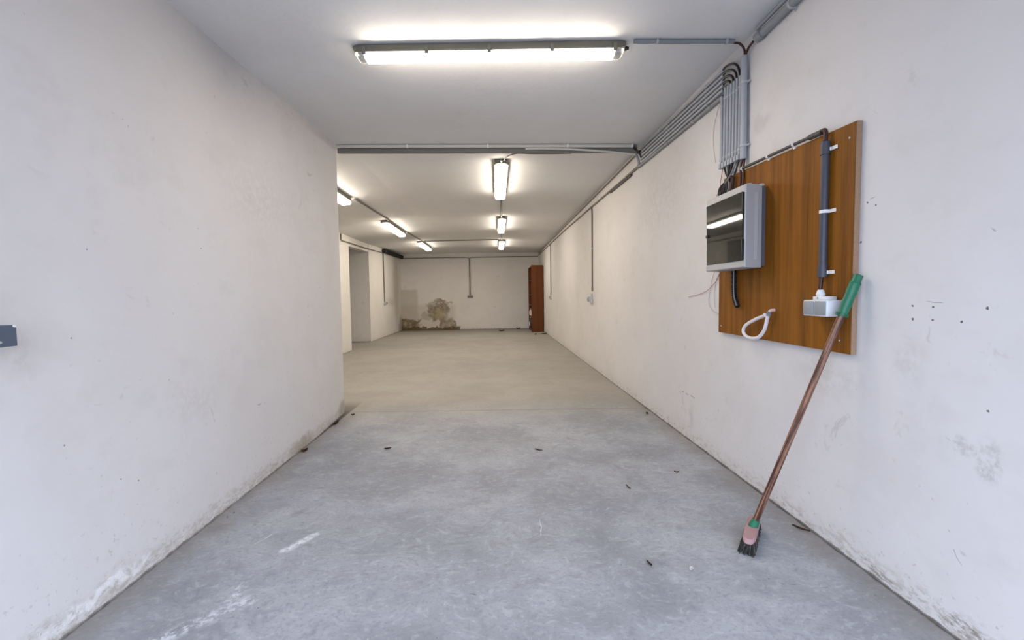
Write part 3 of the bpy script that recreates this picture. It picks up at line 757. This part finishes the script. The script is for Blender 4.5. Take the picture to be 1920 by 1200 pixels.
# ------------------------------------------------------------------ plywood back board
bo = empty('mounting_board', (RX, 2.28, 0.855), 'brown wood-veneer board on the right wall carrying the fuse box', 'board')
BX = 1.421
poly = [(1.744, 0.853), (2.812, 0.859), (2.812, 1.50), (2.765, 1.50), (2.765, 1.812), (1.744, 1.775)]
mb = MB(); mb.prism(poly, 0, BX, RX - 0.001); mb.build('panel', 'veneer', bo, smooth=False)
mb = MB(); mb.box(BX + 0.0015, RX - 0.0015, 1.7405, 1.7445, 0.853, 1.775); mb.build('raw_edge', 'chipboard', bo, smooth=False)
for y, z in ((1.775, 1.72), (1.80, 0.905), (2.78, 0.90)):
    mb = MB(); mb.tube([(BX + 0.001, y, z), (BX - 0.002, y, z)], 0.004, 10); mb.build('screw', 'clip', bo)

# fuse box
fb = empty('fuse_box', (1.42, 2.5, 1.24), 'grey plastic fuse box with smoked window on the brown board', 'fuse box')
FX, FY0, FY1, FZ0, FZ1 = 1.285, 2.325, 2.705, 1.238, 1.668
mb = MB(); mb.box(1.385, BX, 2.325, 2.712, 1.246, 1.662, 0.004); mb.build('back_body', 'panel_body', fb)
# cover: hollow frame with slightly tapered sides
bm = MB()
def rect(x, y0, y1, z0, z1): return [(x, y0, z0), (x, y1, z0), (x, y1, z1), (x, y0, z1)]
WY0, WY1, WZ0, WZ1 = 2.290, 2.694, 1.276, 1.628
FY0f = 2.282
rings = [rect(1.388, 2.308, 2.716, FZ0, FZ1), rect(FX + 0.006, FY0f, 2.706, FZ0 + 0.001, FZ1 - 0.001), rect(FX, FY0f + 0.005, 2.702, FZ0 + 0.006, FZ1 - 0.006),
         rect(FX, WY0 + 0.004, WY1, WZ0, WZ1), rect(FX + 0.075, WY0 + 0.006, WY1 - 0.003, WZ0 + 0.003, WZ1 - 0.003)]
bm.loft(rings, cap=True); bm.build('cover', 'panel_cover', fb)
mb = MB()
for z in (1.305, 1.42, 1.535):
    mb.box(FX + 0.035, FX + 0.074, 2.33, 2.66, z - 0.012, z + 0.050, 0.004)
mb.build('inner_plate', 'panel_in', fb)
for k, z in enumerate((1.318, 1.433, 1.548)):
    for j in range(4 if k == 1 else 3):
        y = 2.36 + j * 0.022 + 0.05 * k
        mb = MB(); mb.box(FX + 0.022, FX + 0.036, y, y + 0.018, z - 0.006, z + 0.03, 0.002); mb.build('breaker', 'breaker', fb)
# smoked door, slightly bowed forward at the top
mb = MB()
def dp(y, z, dx=0.0):
    return (FX - 0.006 + (z - 1.45) * 0.018 * -1 + (y - 2.49) * 0.01 + dx, y, z)
front = [dp(WY0 + 0.001, WZ0), dp(WY1, WZ0), dp(WY1, WZ1), dp(WY0 + 0.001, WZ1)]
bk = [dp(WY0 + 0.001, WZ0, 0.003), dp(WY1, WZ0, 0.003), dp(WY1, WZ1, 0.003), dp(WY0 + 0.001, WZ1, 0.003)]
mb.loft([front, bk]); door = mb.build('window_door', 'smoked', fb, smooth=False)
mb = MB(); mb.box(FX - 0.012, FX + 0.004, WY0 - 0.002, WY0 + 0.004, 1.278, 1.386, 0.001); mb.build('hinge', 'cable', door)
mb = MB(); mb.box(FX - 0.012, FX + 0.004, WY0 - 0.002, WY0 + 0.004, 1.512, 1.626, 0.001); mb.build('hinge', 'cable', door)
mb = MB(); mb.box(FX - 0.014, FX - 0.005, 2.665, 2.688, 1.438, 1.456, 0.002); mb.build('handle', 'cable', door)

# scraps lying on the fuse box
def crumple(name, c, s, mat, label, cat, seed=1, flat=0.35, n=2):
    rnd = random.Random(seed); mb = MB()
    bmesh.ops.create_icosphere(mb.bm, subdivisions=n, radius=1.0)
    for v in mb.bm.verts:
        k = 1 + rnd.uniform(-0.32, 0.32)
        v.co = Vector((v.co.x * s[0] * k, v.co.y * s[1] * k, (v.co.z * s[2] * k)))
    zmin = min(v.co.z for v in mb.bm.verts)
    for v in mb.bm.verts: v.co += Vector((c[0], c[1], c[2] - zmin))
    return tag(mb.build(name, mat, smooth=False), label, cat)
crumple('paper_scrap', (1.35, 2.36, 1.669), (0.03, 0.035, 0.007), 'paper_pink', 'pinkish paper scrap on top of the fuse box, nearer the door', 'paper', 3)
crumple('paper_scrap', (1.395, 2.335, 1.664), (0.016, 0.02, 0.006), 'paper', 'small pale scrap on top of the fuse box, nearer the wall', 'paper', 4)

# cables between the vertical tubes and the box
bundle = [
    ([(RX - 0.024, 2.766, 1.89), (RX - 0.02, 2.75, 1.84), (RX - 0.03, 2.70, 1.80), (RX - 0.045, 2.685, 1.76), (1.38, 2.66, 1.66)], 0.0055, 'cable', 'thick black cable from second vertical tube down to the fuse box'),
    ([(RX - 0.024, 2.732, 1.89), (RX - 0.025, 2.72, 1.83), (RX - 0.035, 2.69, 1.79), (RX - 0.05, 2.66, 1.73), (1.37, 2.65, 1.66)], 0.0055, 'cable_grey', 'grey cable from third vertical tube down to the fuse box'),
    ([(RX - 0.024, 2.697, 1.89), (RX - 0.034, 2.695, 1.83), (RX - 0.04, 2.70, 1.78), (RX - 0.055, 2.68, 1.72), (1.36, 2.66, 1.66)], 0.006, 'cable', 'black cable from middle vertical tube down to the fuse box'),
    ([(RX - 0.024, 2.663, 1.89), (RX - 0.034, 2.665, 1.84), (RX - 0.04, 2.685, 1.80), (RX - 0.05, 2.71, 1.76), (1.37, 2.70, 1.70), (1.365, 2.68, 1.65)], 0.008, 'hose_black', 'heavy black cable bent across the bundle above the fuse box'),
    ([(RX - 0.024, 2.629, 1.89), (RX - 0.034, 2.632, 1.85), (RX - 0.038, 2.66, 1.81), (RX - 0.048, 2.70, 1.775), (RX - 0.05, 2.735, 1.745)], 0.0055, 'cable_grey', 'pale grey cable sweeping down to the left of the bundle'),
    ([(RX - 0.024, 2.595, 1.89), (RX - 0.034, 2.597, 1.84), (RX - 0.04, 2.62, 1.79), (RX - 0.05, 2.61, 1.73), (1.385, 2.60, 1.66)], 0.0055, 'cable', 'black cable from rightmost thin tube down to the fuse box'),
    ([(RX - 0.02, 2.556, 1.875), (RX - 0.034, 2.557, 1.83), (RX - 0.036, 2.555, 1.74), (1.39, 2.55, 1.66)], 0.006, 'cable_red', 'dark red cable from thick vertical pipe down to the fuse box'),
    ([(RX - 0.018, 2.545, 1.875), (RX - 0.028, 2.537, 1.83), (RX - 0.034, 2.53, 1.74), (1.395, 2.525, 1.66)], 0.0055, 'cable_red', 'dark red cable nearest the board pipe, above the fuse box'),
    ([(RX - 0.03, 2.66, 1.80), (RX - 0.045, 2.63, 1.77), (RX - 0.055, 2.625, 1.72), (1.38, 2.62, 1.66)], 0.009, 'cable_red', 'thick brown cable in the middle of the bundle above the fuse box'),
    ([(RX - 0.03, 2.70, 1.785), (RX - 0.05, 2.745, 1.755), (RX - 0.06, 2.745, 1.715), (1.38, 2.71, 1.66)], 0.012, 'hose_black', 'thick black sleeve at the left of the bundle above the fuse box'),
    ([(RX - 0.03, 2.69, 1.79), (RX - 0.055, 2.70, 1.73), (1.375, 2.69, 1.66)], 0.011, 'hose_black', 'thick black sleeve in the centre of the bundle above the fuse box'),
]
for pts, r, mt, lab in bundle:
    mb = MB(); mb.tube(pts, r, 8, 5); tag(mb.build('cable', mt), lab, 'cable')
wires = [
    ([(1.430, 2.801, 1.885), (1.428, 2.812, 1.84), (1.43, 2.826, 1.797), (1.428, 2.805, 1.75), (1.40, 2.76, 1.68)], 'wire_red', 'red wire hanging from the leftmost thin tube to the fuse box'),
    ([(1.40, 2.775, 1.70), (1.425, 2.80, 1.745), (1.43, 2.84, 1.755), (1.438, 2.894, 1.735)], 'wire_red', 'loose red wire end sticking out left above the fuse box'),
    ([(1.40, 2.74, 1.26), (1.425, 2.80, 1.25), (1.435, 2.884, 1.183), (1.438, 3.048, 1.115), (1.438, 3.306, 1.081)], 'wire_red', 'long red wire curling left from under the fuse box'),
    ([(1.41, 2.76, 1.255), (1.435, 2.907, 1.239), (1.438, 2.985, 1.071), (1.438, 2.946, 1.0), (1.436, 2.83, 0.969)], 'wire_pale', 'pale wire looping on the wall left of the board'),
    ([(1.41, 2.76, 1.252), (1.438, 2.88, 1.20), (1.438, 2.91, 1.10), (1.438, 2.90, 1.01)], 'wire_pale', 'short pale wire hanging left of the board edge'),
    ([(1.438, 2.85, 2.33), (1.442, 2.892, 2.29), (1.442, 2.946, 2.188), (1.442, 2.951, 2.087), (1.442, 2.919, 1.957)], 'wire_pale', 'hair-thin pale line drawn for a wall crack left of the vertical tubes'),  # thin tube standing in for a faint crack in the plaster
]
for k, (pts, mt, lab) in enumerate(wires):
    mb = MB(); mb.tube(pts, 0.0018 if k < 5 else 0.0012, 6, 6); tag(mb.build('wire', mt), lab, 'wire')

# dark pipe along the top of the board, then down to the double socket
conduit('conduit', [(1.412, 2.56, 1.815), (1.411, 1.985, 1.797)], 0.0075, 'conduit_black', 'thin dark pipe along the top edge of the brown board', clips=(0.03, 0.45, 0.80), up=LEFTN, clipmat='clip_white')
mb = MB(); mb.tube([(1.411, 1.99, 1.796), (1.411, 1.915, 1.793)], 0.0125, 12); tag(mb.build('conduit', 'conduit_black'), 'thicker dark sleeve at the near end of the board top pipe', 'conduit')
mb = MB(); mb.tube([(1.411, 1.93, 1.793), (1.409, 1.90, 1.795), (1.404, 1.884, 1.775), (1.402, 1.883, 1.745)], 0.0095, 10, 5)
tag(mb.build('cable', 'cable_red'), 'dark cable bending from the board top pipe into the slate pipe', 'cable')
pc = conduit('conduit', [(1.403, 1.883, 1.195), (1.403, 1.883, 1.742)], 0.0155, 'conduit_dark', 'slate blue-grey vertical pipe on the brown board', n=20, couplings=(0.0, 0.945), coupmat='conduit_dark')
for z in (1.707, 1.448, 1.190):
    saddle(pc, (1.403, 1.883, z), (0, 0, 1), 0.0155, 'clip_white', LEFTN, w=0.014, tab=0.030)
    mb = MB(); mb.box(1.410, 1.4205, 1.905, 1.911, z - 0.005, z + 0.005, 0.001); mb.build('clip_screw', 'clip_white', pc)
mb = MB(); mb.tube([(1.402, 1.883, 1.20), (1.398, 1.884, 1.15), (1.394, 1.884, 1.105)], 0.008, 10, 3)
tag(mb.build('cable', 'cable_red'), 'short dark red cable between slate pipe and double socket', 'cable')
# double socket
so = empty('double_socket', (1.42, 1.855, 1.005), 'white double socket with two grey flaps on the brown board', 'socket')
SX = 1.352
mb = MB(); mb.box(SX, BX - 0.0005, 1.785, 1.927, 1.004, 1.073, 0.005, 3); mb.build('housing', 'socket', so)
for a, b in ((1.790, 1.853), (1.860, 1.922)):
    mb = MB(); mb.box(SX - 0.004, SX + 0.001, a, b, 1.010, 1.068, 0.002); mb.build('flap', 'flap', so)
mb = MB(); mb.box(SX + 0.012, BX - 0.004, 1.815, 1.885, 1.072, 1.088, 0.002); nk = mb.build('entry_block', 'socket', so)
mb = MB(); mb.box(SX + 0.0105, SX + 0.0125, 1.853, 1.857, 1.076, 1.085); mb.build('screw_slot', 'flap', nk)
mb = MB(); mb.tube([(1.394, 1.884 - 0.006, 1.086), (1.394, 1.878, 1.098), (1.394, 1.878, 1.100), (1.394, 1.879, 1.116)], [0.016, 0.0185, 0.0175, 0.0115], 14); mb.build('cable_gland', 'socket', so)

# hoses
hp = [(1.395, 2.246, 1.002), (1.395, 2.259, 0.965), (1.395, 2.276, 0.917), (1.395, 2.317, 0.877), (1.395, 2.366, 0.861), (1.395, 2.433, 0.861), (1.395, 2.474, 0.881), (1.395, 2.472, 0.909), (1.395, 2.435, 0.935), (1.395, 2.354, 0.966), (1.39, 2.283, 0.984), (1.385, 2.262, 0.992)]
t = empty('hose_loop', (1.42, 2.25, 1.0), 'white flexible hose bent into a drop-shaped loop on the board', 'hose')
mb = MB(); mb.tube(hp, 0.0092, 12, 6); mb.build('hose', 'hose_white', t)
mb = MB(); mb.tube([(1.395, 2.246, 0.988), (1.395, 2.240, 1.010)], 0.0115, 12); mb.build('collar', 'cable_grey', t)
mb = MB(); mb.tube([(1.395, 2.241, 1.008), (1.402, 2.238, 1.016), (1.421, 2.236, 1.017)], 0.0075, 10, 3); mb.build('plug', 'paper_pink', t)
pts = [Vector(q) for q in [(1.404, 2.603, 1.26), (1.403, 2.601, 1.136), (1.40, 2.584, 1.074), (1.398, 2.548, 1.026)]]
P = []
for i in range(3):
    for k in range(10): P.append(pts[i].lerp(pts[i + 1], k / 10))
P.append(pts[-1])
mb = MB(); mb.tube(P, [0.0125 + 0.0036 * (k % 2) for k in range(len(P))], 12)
t = tag(mb.build('corrugated_hose', 'hose_black', smooth=False), 'black corrugated hose hanging from under the fuse box', 'hose')
mb = MB(); mb.tube([(1.392, 2.583, 1.255), (1.390, 2.580, 1.14), (1.388, 2.566, 1.08), (1.388, 2.541, 1.036)], 0.0035, 8, 5)  # thin grey tube added as the highlight on the hose
tag(mb.build('cable', 'cable_grey'), 'thin grey highlight stripe drawn along the black corrugated hose', 'cable')

# ------------------------------------------------------------------ broom
A = Vector((1.135, 1.900, 0.088)); B = Vector((1.418, 1.708, 1.172)); dv = (B - A).normalized()
br = empty('broom', (1.12, 1.90, 0.0), 'broom leaning on the right wall, rusty brown pole with green grip', 'broom')
L = (B - A).length
mb = MB(); mb.tube([A, A.lerp(B, 0.25), A.lerp(B, 0.5), A.lerp(B, 0.93)], 0.0132, 14); mb.build('pole', 'handle', br)
g0 = 0.852
mb = MB(); G = []; R = []
prof = [(0.0, 0.0215), (0.02, 0.0225), (0.05, 0.0185), (0.15, 0.0175), (0.3, 0.0195), (0.45, 0.0180), (0.6, 0.0195), (0.74, 0.0185), (0.80, 0.0205), (0.84, 0.0165), (0.98, 0.0170), (1.0, 0.0145)]
for u, r in prof: G.append(A.lerp(B, g0 + (1 - g0) * u)); R.append(r)
mb.tube(G, R, 18); gr = mb.build('grip', 'green', br)
mb = MB(); mb.tube([A.lerp(B, g0 - 0.002), A.lerp(B, g0 + 0.010)], 0.0232, 18); mb.build('grip_rim', 'green_dark', gr)
mb = MB(); mb.tube([B - dv * 0.004, B + dv * 0.0015], 0.0085, 14); mb.build('grip_hole', 'cable', gr)
# head
hc = Vector((1.118, 1.897, 0.0)); hd = Vector((0.150, 0.205, 0)).normalized(); hs_ = Vector((hd.y, -hd.x, 0))
def hp_(u, v, z): return hc + hd * u + hs_ * v + Vector((0, 0, z))
def head_ring(L2, W2, z, n=28, p=4.0):
    out = []
    for k in range(n):
        a = 2 * PI * k / n; c, s = math.cos(a), math.sin(a)
        rr = (abs(c) ** p + abs(s) ** p) ** (-1 / p)
        out.append(hp_(c * rr * L2, s * rr * W2, z))
    return out
mb = MB(); mb.loft([head_ring(0.124, 0.0245, 0.048), head_ring(0.127, 0.0265, 0.052), head_ring(0.126, 0.026, 0.064), head_ring(0.120, 0.022, 0.070)]); pl = mb.build('head_block', 'pink', br)
mb = MB(); mb.tube([A - dv * 0.024, A - dv * 0.010, A + dv * 0.002, A + dv * 0.014], [0.0205, 0.0190, 0.0168, 0.0158], 16); mb.build('socket_collar', 'green', br)
# bristles: dense tufts flaring outward
rnd = random.Random(5)
mbs = [MB(), MB()]
for iu in range(44):
    for iv in range(8):
        u = (iu + 0.5) / 44 * 2 - 1; v = (iv + 0.5) / 8 * 2 - 1
        p0 = hp_(u * 0.118, v * 0.020, 0.052)
        for k in range(3):
            fx = u * 0.010 + rnd.uniform(-0.010, 0.010); fv = v * 0.012 + rnd.uniform(-0.006, 0.006) - 0.006
            p1 = hp_(u * 0.118 + fx * 0.45, v * 0.020 + fv * 0.5, 0.028 + rnd.uniform(-0.004, 0.004))
            p2 = hp_(u * 0.118 + fx, v * 0.020 + fv, 0.0015 + rnd.uniform(0, 0.005))
            mbs[0 if rnd.random() < 0.80 else 1].tube([p0, p1, p2], [0.0030, 0.0028, 0.0016], 4)
bb = mbs[0].build('bristles', 'bristle', br, smooth=False); bb['kind'] = 'stuff'
b2 = mbs[1].build('dusty_bristles', 'bristle_pale', br, smooth=False); b2['kind'] = 'stuff'

# ------------------------------------------------------------------ steel box at the left edge
lx = empty('lock_box', (-1.47, 1.24, 0.98), 'blue-grey steel box on the left wall at the picture edge', 'lock box')
mb = MB()
poly = [(1.10, 0.982), (1.3425, 0.982), (1.3425, 1.034), (1.334, 1.044), (1.10, 1.044)]
mb.prism(poly, 0, -1.50, -1.39); mb.build('case', 'steel_blue', lx, smooth=False, bev=0.002)
mb = MB(); mb.tube([(-1.392, 1.296, 0.996), (-1.388, 1.296, 0.996)], 0.004, 10); mb.build('screw', 'clip', lx)
mb = MB(); mb.tube([(-1.391, 1.335, 1.040), (-1.387, 1.335, 1.040)], 0.0035, 10); mb.build('screw', 'clip_white', lx)

# ------------------------------------------------------------------ bookcase
bc = empty('bookcase', (1.24, 14.1, 0), 'tall narrow brown bookcase in the back right corner, open side facing left', 'bookcase')
bx0, bx1, by0, by1, bz = 1.062, 1.424, 13.52, 14.72, 2.02
mb = MB(); mb.box(bx0, bx1, by0, by0 + 0.025, 0, bz, 0.002); mb.build('side_panel', 'cabinet', bc, smooth=False)
mb = MB(); mb.box(bx0, bx1, by1 - 0.025, by1, 0, bz - 0.02, 0.002); mb.build('side_panel', 'cabinet', bc, smooth=False)
mb = MB(); mb.box(bx1 - 0.012, bx1 - 0.002, by0 + 0.025, by1 - 0.025, 0.06, bz - 0.02); mb.build('back_panel', 'cabinet_dark', bc, smooth=False)
mb = MB(); mb.box(bx0, bx1 - 0.012, by0 + 0.025, by1 - 0.025, bz - 0.045, bz - 0.02, 0.002); mb.build('top', 'cabinet', bc, smooth=False)
for z in (0.06, 0.46, 0.80, 1.12, 1.56):
    mb = MB(); mb.box(bx0 + 0.004, bx1 - 0.012, by0 + 0.025, by1 - 0.025, z, z + 0.022, 0.001); mb.build('shelf', 'cabinet_dark', bc, smooth=False)
mb = MB(); mb.box(bx0 + 0.02, bx0 + 0.04, by0 + 0.025, by1 - 0.025, 0.0, 0.06); mb.build('plinth', 'cabinet_dark', bc, smooth=False)
mb = MB(); mb.box(1.075, 1.16, 13.55, 13.72, bz - 0.02, bz + 0.018, 0.003); tag(mb.build('cardboard_box', 'card', smooth=False), 'small tan cardboard box on top of the bookcase corner', 'box')
def bottle(x, y, z, h, r, mat, capm, label, mat2=None):
    t = empty('bottle', (x, y, z), label, 'bottle')
    mb = MB(); mb.tube([(x, y, z), (x, y, z + 0.005), (x, y, z + h * 0.62), (x, y, z + h * 0.75), (x, y, z + h * 0.82), (x, y, z + h * 0.9)], [r * 0.95, r, r, r * 0.7, r * 0.42, r * 0.4], 14); mb.build('body', mat, t)
    mb = MB(); mb.tube([(x, y, z + h * 0.88), (x, y, z + h)], r * 0.45, 12); mb.build('cap', capm, t)
    if mat2:
        mb = MB(); mb.tube([(x, y, z + h * 0.15), (x, y, z + h * 0.52)], r * 1.02, 14, cap=False); mb.build('label_band', mat2, t)
bottle(1.11, 14.55, 0.482, 0.20, 0.042, 'bottle_white', 'bottle_white', 'white bottle on the second shelf of the bookcase, farther one')
bottle(1.105, 14.05, 0.482, 0.12, 0.045, 'bottle_white', 'bottle_white', 'short white jar on the second shelf of the bookcase, nearer one')
bottle(1.105, 14.50, 0.082, 0.34, 0.050, 'bottle_dark', 'bottle_white', 'tall dark bottle with pale label on the bottom shelf', 'bottle_white')
bottle(1.105, 14.12, 0.082, 0.30, 0.048, 'bottle_dark', 'cable', 'shorter dark bottle on the bottom shelf of the bookcase')

# ------------------------------------------------------------------ leaves and scraps on the floor
def leaf(x, y, L, W, rz, mat, label, curl=0.006, name='dry_leaf', cat='leaf', seed=0):
    rnd = random.Random(seed); mb = MB(); bm = mb.bm
    n = 8; rows = []
    for i in range(n + 1):
        u = i / n; w = W * math.sin(PI * min(1, u * 0.94 + 0.03)) ** 0.8 * (1 + rnd.uniform(-0.2, 0.2))
        row = []
        for k in (-1, -0.5, 0, 0.5, 1):
            lx_, ly_ = (u - 0.5) * L, k * w / 2
            zz = 0.0015 + curl * (abs(k) ** 1.5) + curl * 0.6 * (1 - math.cos((u - 0.5) * 3)) + rnd.uniform(0, 0.0012)
            row.append(bm.verts.new((x + lx_ * math.cos(rz) - ly_ * math.sin(rz), y + lx_ * math.sin(rz) + ly_ * math.cos(rz), zz)))
        rows.append(row)
    for a, b in zip(rows[:-1], rows[1:]):
        for k in range(4): bm.faces.new((a[k], a[k + 1], b[k + 1], b[k]))
    r = bmesh.ops.solidify(bm, geom=bm.faces[:], thickness=0.0008)
    return tag(mb.build(name, mat, smooth=False), label, cat)
leaf(0.61, 1.755, 0.035, 0.010, 1.9, 'leaf', 'small brown dry leaf left of the white scrap', seed=1)
leaf(0.763, 1.708, 0.022, 0.018, 0.5, 'paper', 'tiny white scrap on the floor in front of the broom', name='paper_scrap', cat='paper', seed=2, curl=0.009)
leaf(-0.811, 3.249, 0.05, 0.022, 0.3, 'leaf', 'brown dry leaf in the left half of the floor', seed=3)
leaf(0.739, 2.482, 0.055, 0.010, 1.8, 'leaf_pale', 'narrow dry leaf in the middle right of the floor', seed=4)
leaf(0.286, 3.135, 0.06, 0.012, 2.6, 'leaf', 'thin dry leaf near the centre of the floor', seed=5)
leaf(1.405, 1.985, 0.075, 0.014, 2.2, 'leaf', 'long dark leaf against the right wall beyond the broom foot', seed=6)
leaf(-1.405, 3.235, 0.05, 0.03, 0.9, 'leaf', 'dark crumpled leaf at the foot of the left wall', seed=7, curl=0.014)
leaf(-1.425, 3.93, 0.12, 0.03, 1.5, 'leaf', 'dark debris clump at the left wall foot near its corner', seed=8, curl=0.016, name='debris', cat='debris')
leaf(-1.37, 4.22, 0.03, 0.022, 0.5, 'leaf', 'dark crumb beside the left wall corner', seed=9, curl=0.01, name='debris', cat='debris')
leaf(0.56, 1.16 + 0.05, 0.05, 0.02, 0.2, 'leaf_pale', 'flat leaf fragment at the bottom edge of the picture', seed=10)
leaf(0.155, 14.1, 0.20, 0.06, 0.5, 'leaf', 'dark leaf on the floor before the back wall', seed=11, curl=0.03)
leaf(1.10, 12.6, 0.12, 0.08, 1.0, 'leaf', 'dark leaf on the floor just before the bookcase', seed=12, curl=0.02)
leaf(1.36, 12.75, 0.16, 0.05, 0.3, 'leaf', 'dark leaf between the bookcase foot and right wall', seed=13, curl=0.02)
leaf(0.72, 14.85, 0.14, 0.06, 0.1, 'leaf', 'small dark crumb at the foot of the back wall', seed=14, curl=0.03, name='debris', cat='debris')
leaf(1.10, 2.68, 0.03, 0.008, 2.9, 'leaf', 'tiny dark twig on the floor left of the leaning broom', seed=15, name='twig', cat='twig')
leaf(1.38, 4.05, 0.06, 0.02, 1.3, 'leaf', 'dark crumb at the right wall foot by the floor joint', seed=16, name='debris', cat='debris')

for o in bpy.data.objects:
    if '_org' in o: del o['_org']
